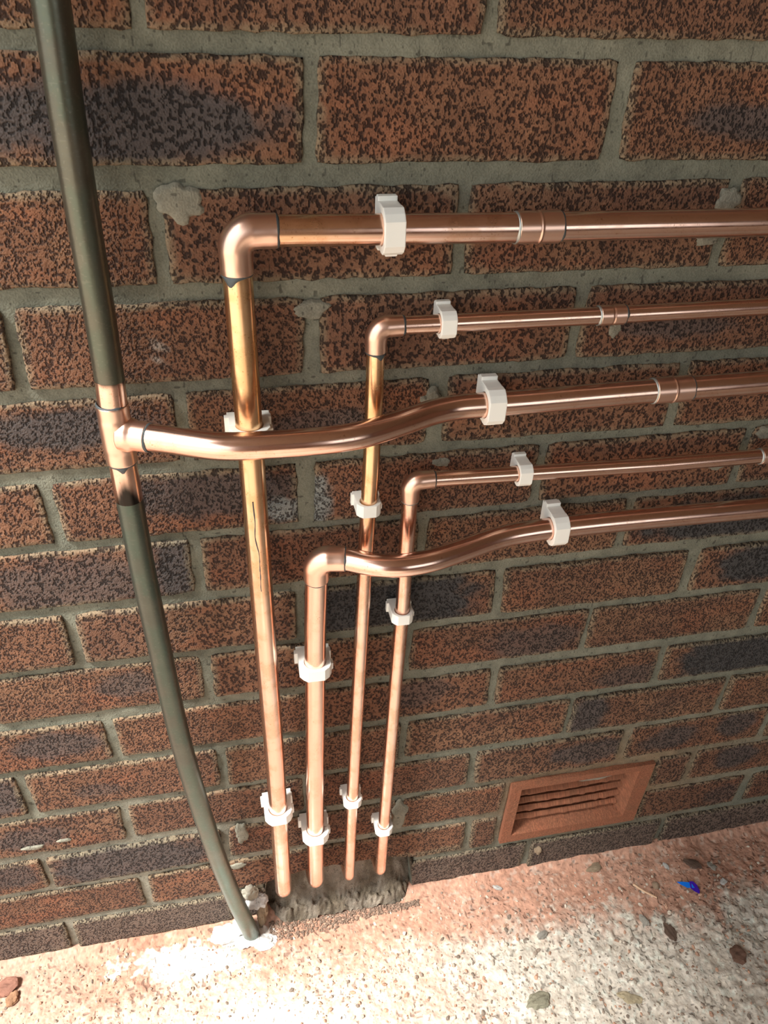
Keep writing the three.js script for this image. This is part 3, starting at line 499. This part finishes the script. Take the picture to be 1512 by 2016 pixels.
// ------------------------------------------------------------------ terracotta air brick
{
  const t = thing('air_brick', 'terracotta air brick with five louvres set low in the wall', 'vent', [0.5325, 0.083, 0]), ox = 0.5325, oy = 0.083;
  const x0 = VENT.x0 - ox, x1 = VENT.x1 - ox, y0 = 0, y1 = VENT.y1 - oy, ix0 = 0.4425 - ox, ix1 = 0.6160 - ox, iy0 = 0.0165, iy1 = 0.1225, f = 0.003, back = -0.084;
  // frame: four mitred members with a splayed inner face
  const quad = (pts, uvs) => { const g = new THREE.BufferGeometry(); g.setAttribute('position', new THREE.Float32BufferAttribute(pts.flat(), 3)); g.setAttribute('uv', new THREE.Float32BufferAttribute(pts.map((p) => [p[0] / 0.15, (p[1] + p[2]) / 0.15]).flat(), 2)); g.setIndex([0, 1, 2, 0, 2, 3]); g.computeVertexNormals(); return g; };
  const O = [[x0, y0], [x1, y0], [x1, y1], [x0, y1]], I = [[ix0, iy0], [ix1, iy0], [ix1, iy1], [ix0, iy1]], names = ['sill', 'jamb', 'head', 'jamb'], sp = [0.009, 0.010, 0.004, 0.004];
  const J = [[ix0 + 0.003, iy0 + 0.008], [ix1 - 0.010, iy0 + 0.008], [ix1 - 0.010, iy1 - 0.004], [ix0 + 0.003, iy1 - 0.004]];
  for (let k = 0; k < 4; k++) {
    const a = O[k], b = O[(k + 1) % 4], c = I[(k + 1) % 4], d = I[k], e = J[(k + 1) % 4], g = J[k], z = f, zi = -0.016;
    const parts = [quad([[a[0], a[1], z], [b[0], b[1], z], [c[0], c[1], z], [d[0], d[1], z]]), quad([[d[0], d[1], z], [c[0], c[1], z], [e[0], e[1], zi], [g[0], g[1], zi]]), quad([[g[0], g[1], zi], [e[0], e[1], zi], [e[0], e[1], back], [g[0], g[1], back]]), quad([[b[0], b[1], z], [a[0], a[1], z], [a[0], a[1], -0.03], [b[0], b[1], -0.03]])];
    mesh(names[k], mergeGeometries(parts), ventMat, t);
  }
  // louvres: sloping blades with ragged front lips
  const n = 5, lx0 = ix0 + 0.001, lx1 = ix1 - 0.008;
  for (let k = 0; k < n; k++) {
    const yl = iy0 + 0.0205 + k * 0.0195, m = 44, sd = 5 + k * 7;
    const g = grid(m, 6, (i, j) => {
      const u = i / m, x = mix(lx0, lx1, u), rag = 0.003 * (fbm(x * 130, sd, 3, 3) - 0.5), bow = -0.002 * Math.sin(u * Math.PI);
      const prof = [[-0.0140, 0.0030], [-0.0120 + rag, 0.001], [-0.0095 + rag, -0.0018], [-0.0095 + rag, -0.0040 - Math.abs(rag)], [-0.0115 + rag, -0.0050], [-0.0140, -0.0012], [-0.0140, 0.0030]][j];
      return { p: [x, yl + bow + prof[1], prof[0]], uv: [x / 0.15, (prof[1] + prof[0]) / 0.15 + k * 0.17] };
    }, true);
    mesh('louvre', g, ventMat, t);
  }
  const crumbs = mesh('mortar_crumbs', rockGeo(44, 0.026, 0.0035, 0.004, 0.5, 3), rockMat(0.5, 0.46, 0.38), t); crumbs.position.set(0.03, iy1 - 0.019, -0.011); crumbs.userData.label = 'pale mortar crumbs';
}

// ------------------------------------------------------------------ plaster, rubble and litter
function rock(name, label, cat, x, z, s, sd, mat, turn = 0, lift = 0.45, rough, group) { const m = single(name, rockGeo(sd, ...s, rough), mat, label, cat, group); m.position.set(x, floorH(x, z) + s[1] * lift, z); m.rotation.y = turn; return m; }
const limeMat = rockMat(0.8, 0.79, 0.76), redMat = rockMat(0.42, 0.2, 0.14), tanMat = rockMat(0.52, 0.38, 0.26), darkClod = rockMat(0.16, 0.1, 0.07), greyMat = rockMat(0.45, 0.42, 0.36), whiteMat = rockMat(0.75, 0.73, 0.69), beige = rockMat(0.44, 0.33, 0.22);
rock('brick_chip', 'larger red brick fragment by the left end of the floor', 'brick chip', -0.242, 0.033, [0.014, 0.005, 0.008], 3, redMat, 0.3, 0.6, 0.5);
rock('brick_chip', 'smaller orange brick fragment beside the larger red one', 'brick chip', -0.234, 0.049, [0.009, 0.005, 0.007], 4, rockMat(0.55, 0.3, 0.17), 0.9, 0.6, 0.5);
rock('mortar_lump', 'beige lump of mortar stuck on the grey base course under the air brick', 'mortar', 0.4926, 0.0, [0.006, 0.009, 0.006], 5, beige, 0.2, 4.4);
rock('pebble', 'smooth tan pebble beside the pale twig', 'pebble', 0.6645, 0.0627, [0.005, 0.0045, 0.006], 6, tanMat, 0, 0.6, 0.12);
rock('plaster_chip', 'bright white plaster chip between the air brick and the blue scrap', 'plaster chip', 0.6951, 0.0377, [0.0035, 0.003, 0.006], 7, whiteMat, 0.3, 0.6, 0.4);
rock('plaster_chip', 'grey-white plaster crumb beyond the blue scrap towards the wall', 'plaster chip', 0.765, 0.050, [0.006, 0.003, 0.007], 8, greyMat, 0.5, 0.5, 0.6);
rock('plaster_chip', 'white plaster crumb beside the blue scrap', 'plaster chip', 0.768, 0.078, [0.005, 0.003, 0.004], 9, whiteMat, 0.5, 0.5, 0.5);
rock('plaster_chip', 'small white plaster chip below the air brick', 'plaster chip', 0.4294, 0.0223, [0.007, 0.003, 0.003], 10, whiteMat, -0.5, 0.6, 0.5);
rock('plaster_chip', 'grey stone chip out on the pale concrete', 'stone chip', 0.4688, 0.1001, [0.008, 0.004, 0.004], 11, greyMat, 0.4, 0.6, 0.5);
rock('soil_clod', 'dark brown soil clod nearer the blue scrap', 'soil', 0.6515, 0.1309, [0.008, 0.004, 0.014], 12, darkClod, 0.25, 0.5, 0.6);
rock('soil_clod', 'dark reddish soil clod farther out on pale concrete', 'soil', 0.7272, 0.1766, [0.013, 0.005, 0.010], 13, rockMat(0.22, 0.12, 0.08), 0.2, 0.5, 0.6);
rock('grit_clump', 'greenish grit clump far out on the pale concrete', 'grit', 0.4338, 0.1778, [0.014, 0.004, 0.008], 14, rockMat(0.33, 0.31, 0.22), 0.1, 0.5, 0.6);
rock('stone_chip', 'yellowish stone chip far out on the pale concrete', 'stone chip', 0.5528, 0.1988, [0.013, 0.004, 0.007], 15, rockMat(0.55, 0.46, 0.3), -0.4, 0.5, 0.5);
rock('stone_chip', 'pale upright stone flake by the dark brown clod', 'stone chip', 0.6206, 0.1085, [0.004, 0.007, 0.008], 16, greyMat, 0.4, 0.5, 0.4);
rock('brick_chip', 'flat red flake near the wall under the air brick', 'brick chip', 0.5847, 0.0215, [0.012, 0.004, 0.006], 17, beige, 0.2, 0.5, 0.5);
rock('brick_chip', 'dark flake leaning by the foot of the air brick wall', 'brick chip', 0.735, 0.043, [0.013, 0.004, 0.007], 18, darkClod, -0.6, 0.3, 0.5);
{ // pale twig
  const a = V3(0.631, 0, 0.0557), b = V3(0.655, 0, 0.082); for (const p of [a, b]) p.y = floorH(p.x, p.z) + 0.0025;
  single('twig', sweep(line([a, V3(0.642, a.y + 0.0006, 0.0692), b], 0.002), (s, L, g) => 0.0019 * (1 - 0.4 * s / L) * (0.85 + 0.3 * noise2(s * 400, g, 3)), { seg: 10, col: () => [0.6, 0.4, 0.26] }), new THREE.MeshStandardMaterial({ vertexColors: true, roughness: 0.9 }), 'pale straight twig lying beside the tan pebble', 'twig');
}
{ // scrap of blue plastic film, folded
  const t = thing('plastic_scrap', 'crumpled scrap of bright blue and violet plastic film', 'litter', [0.712, floorH(0.712, 0.076), 0.076]);
  const fold = (outline, sd, lift) => { const s = new THREE.Shape(outline.map((p) => new THREE.Vector2(...p))), g = new THREE.ExtrudeGeometry(s, { depth: 0.0004, bevelEnabled: false, curveSegments: 6, steps: 1 }); const p = g.attributes.position; for (let i = 0; i < p.count; i++) { const x = p.getX(i), y = p.getY(i), z = p.getZ(i); p.setXYZ(i, x, lift(x, y) + z, -y); } g.computeVertexNormals(); return g; };
  mesh('blue_flap', fold([[-0.0145, 0.0115], [-0.006, 0.0095], [0.005, 0.0055], [0.006, -0.003], [-0.004, -0.0005], [-0.0105, 0.006]], 1, (x, y) => 0.002 + 0.12 * (x + 0.015)), new THREE.MeshPhysicalMaterial({ color: new THREE.Color().setRGB(0.005, 0.19, 0.85), roughness: 0.25, clearcoat: 0.6 }), t).userData.label = 'bright blue flap';
  mesh('violet_flap', fold([[0.003, 0.0075], [0.009, 0.0065], [0.0125, 0.0005], [0.0118, -0.008], [0.0085, -0.0125], [0.003, -0.008], [0.000, -0.0025]], 2, (x, y) => 0.0052 - 0.22 * Math.abs(x - 0.0045)), new THREE.MeshPhysicalMaterial({ color: new THREE.Color().setRGB(0.06, 0.01, 0.5), roughness: 0.2, clearcoat: 0.8 }), t).userData.label = 'violet flap';
}
{ // lime plaster daubed round the foot of the old pipe
  const t = thing('plaster_collar', 'white crumbly plaster packed round the foot of the old dark pipe', 'plaster', [0.07, 0, 0.02]);
  for (const [n, x, y, z, sx, sy, sz, sd, m] of [['daub', -0.012, 0.020, -0.004, 0.010, 0.016, 0.010, 21, limeMat], ['daub', 0.013, 0.052, -0.016, 0.012, 0.012, 0.010, 22, limeMat], ['daub', -0.006, 0.002, 0.010, 0.016, 0.007, 0.012, 23, limeMat], ['daub', -0.034, 0.002, -0.004, 0.022, 0.006, 0.012, 24, limeMat], ['daub', 0.020, 0.001, 0.016, 0.016, 0.005, 0.010, 25, limeMat], ['daub', 0.018, 0.024, -0.010, 0.008, 0.022, 0.010, 26, beige], ['daub', 0.004, 0.072, -0.018, 0.012, 0.012, 0.007, 27, rockMat(0.5, 0.47, 0.38)]]) { const q = mesh(n, rockGeo(sd, sx, sy, sz, 0.5, 4), m, t); q.position.set(x, y, z); }
}
{ // loose grit: nobody could count it
  const R = rng(4242), N = 9500, im = new THREE.InstancedMesh(rockGeo(31, 1, 0.7, 0.8, 0.5, 1), new THREE.MeshStandardMaterial({ roughness: 0.95 }), N), M = new THREE.Matrix4(), q = new THREE.Quaternion(), c = new THREE.Color();
  for (let i = 0; i < N; i++) {
    const x = -0.36 + 1.44 * R(), z = 0.008 + 0.32 * Math.pow(R(), 0.8), s = (0.0005 + 0.0024 * Math.pow(R(), 4)) * (z > 0.06 && x > 0.1 ? 1.15 : 0.85);
    q.setFromEuler(new THREE.Euler(R() * 6, R() * 6, R() * 6)); M.compose(V3(x, floorH(x, z) + s * 0.2, z), q, V3(s, s, s)); im.setMatrixAt(i, M);
    const k = R(), f = 0.7 + 0.5 * R(); c.setRGB(...(k < 0.35 ? [0.42 * f, 0.25 * f, 0.17 * f] : k < 0.75 ? [0.5 * f, 0.44 * f, 0.36 * f] : [0.24 * f, 0.19 * f, 0.15 * f])); im.setColorAt(i, c);
  }
  im.name = 'loose_grit'; im.castShadow = im.receiveShadow = true; im.userData = { label: 'fine loose grit scattered over the concrete', category: 'grit', kind: 'stuff' }; scene.add(im);
}

{ // crumbs of dark soil raked out of the chase, lying in a loose line along its foot
  const R = rng(777), N = 1700, im = new THREE.InstancedMesh(rockGeo(33, 1, 0.7, 0.8, 0.5, 1), new THREE.MeshStandardMaterial({ roughness: 1 }), N), M = new THREE.Matrix4(), q = new THREE.Quaternion(), c = new THREE.Color();
  for (let i = 0; i < N; i++) {
    const x = 0.095 + 0.215 * Math.pow(R(), 1.2), z = 0.008 + 0.014 * fbm(x * 25, 1, 8, 2) + 0.022 * Math.pow(R(), 1.6) * (1.2 - (x - 0.095) / 0.25), s = 0.0006 + 0.0019 * Math.pow(R(), 3);
    q.setFromEuler(new THREE.Euler(R() * 6, R() * 6, R() * 6)); M.compose(V3(x, floorH(x, z) + s * 0.4, z), q, V3(s, s, s)); im.setMatrixAt(i, M);
    const f = 0.7 + 0.6 * R(); c.setRGB(0.19 * f, 0.13 * f, 0.095 * f); im.setColorAt(i, c);
  }
  im.name = 'soil_crumbs'; im.userData = { label: 'dark soil crumbs along the foot of the cement patch', category: 'soil', kind: 'stuff' }; scene.add(im);
}

shade(scene);
renderer.render(scene, camera);
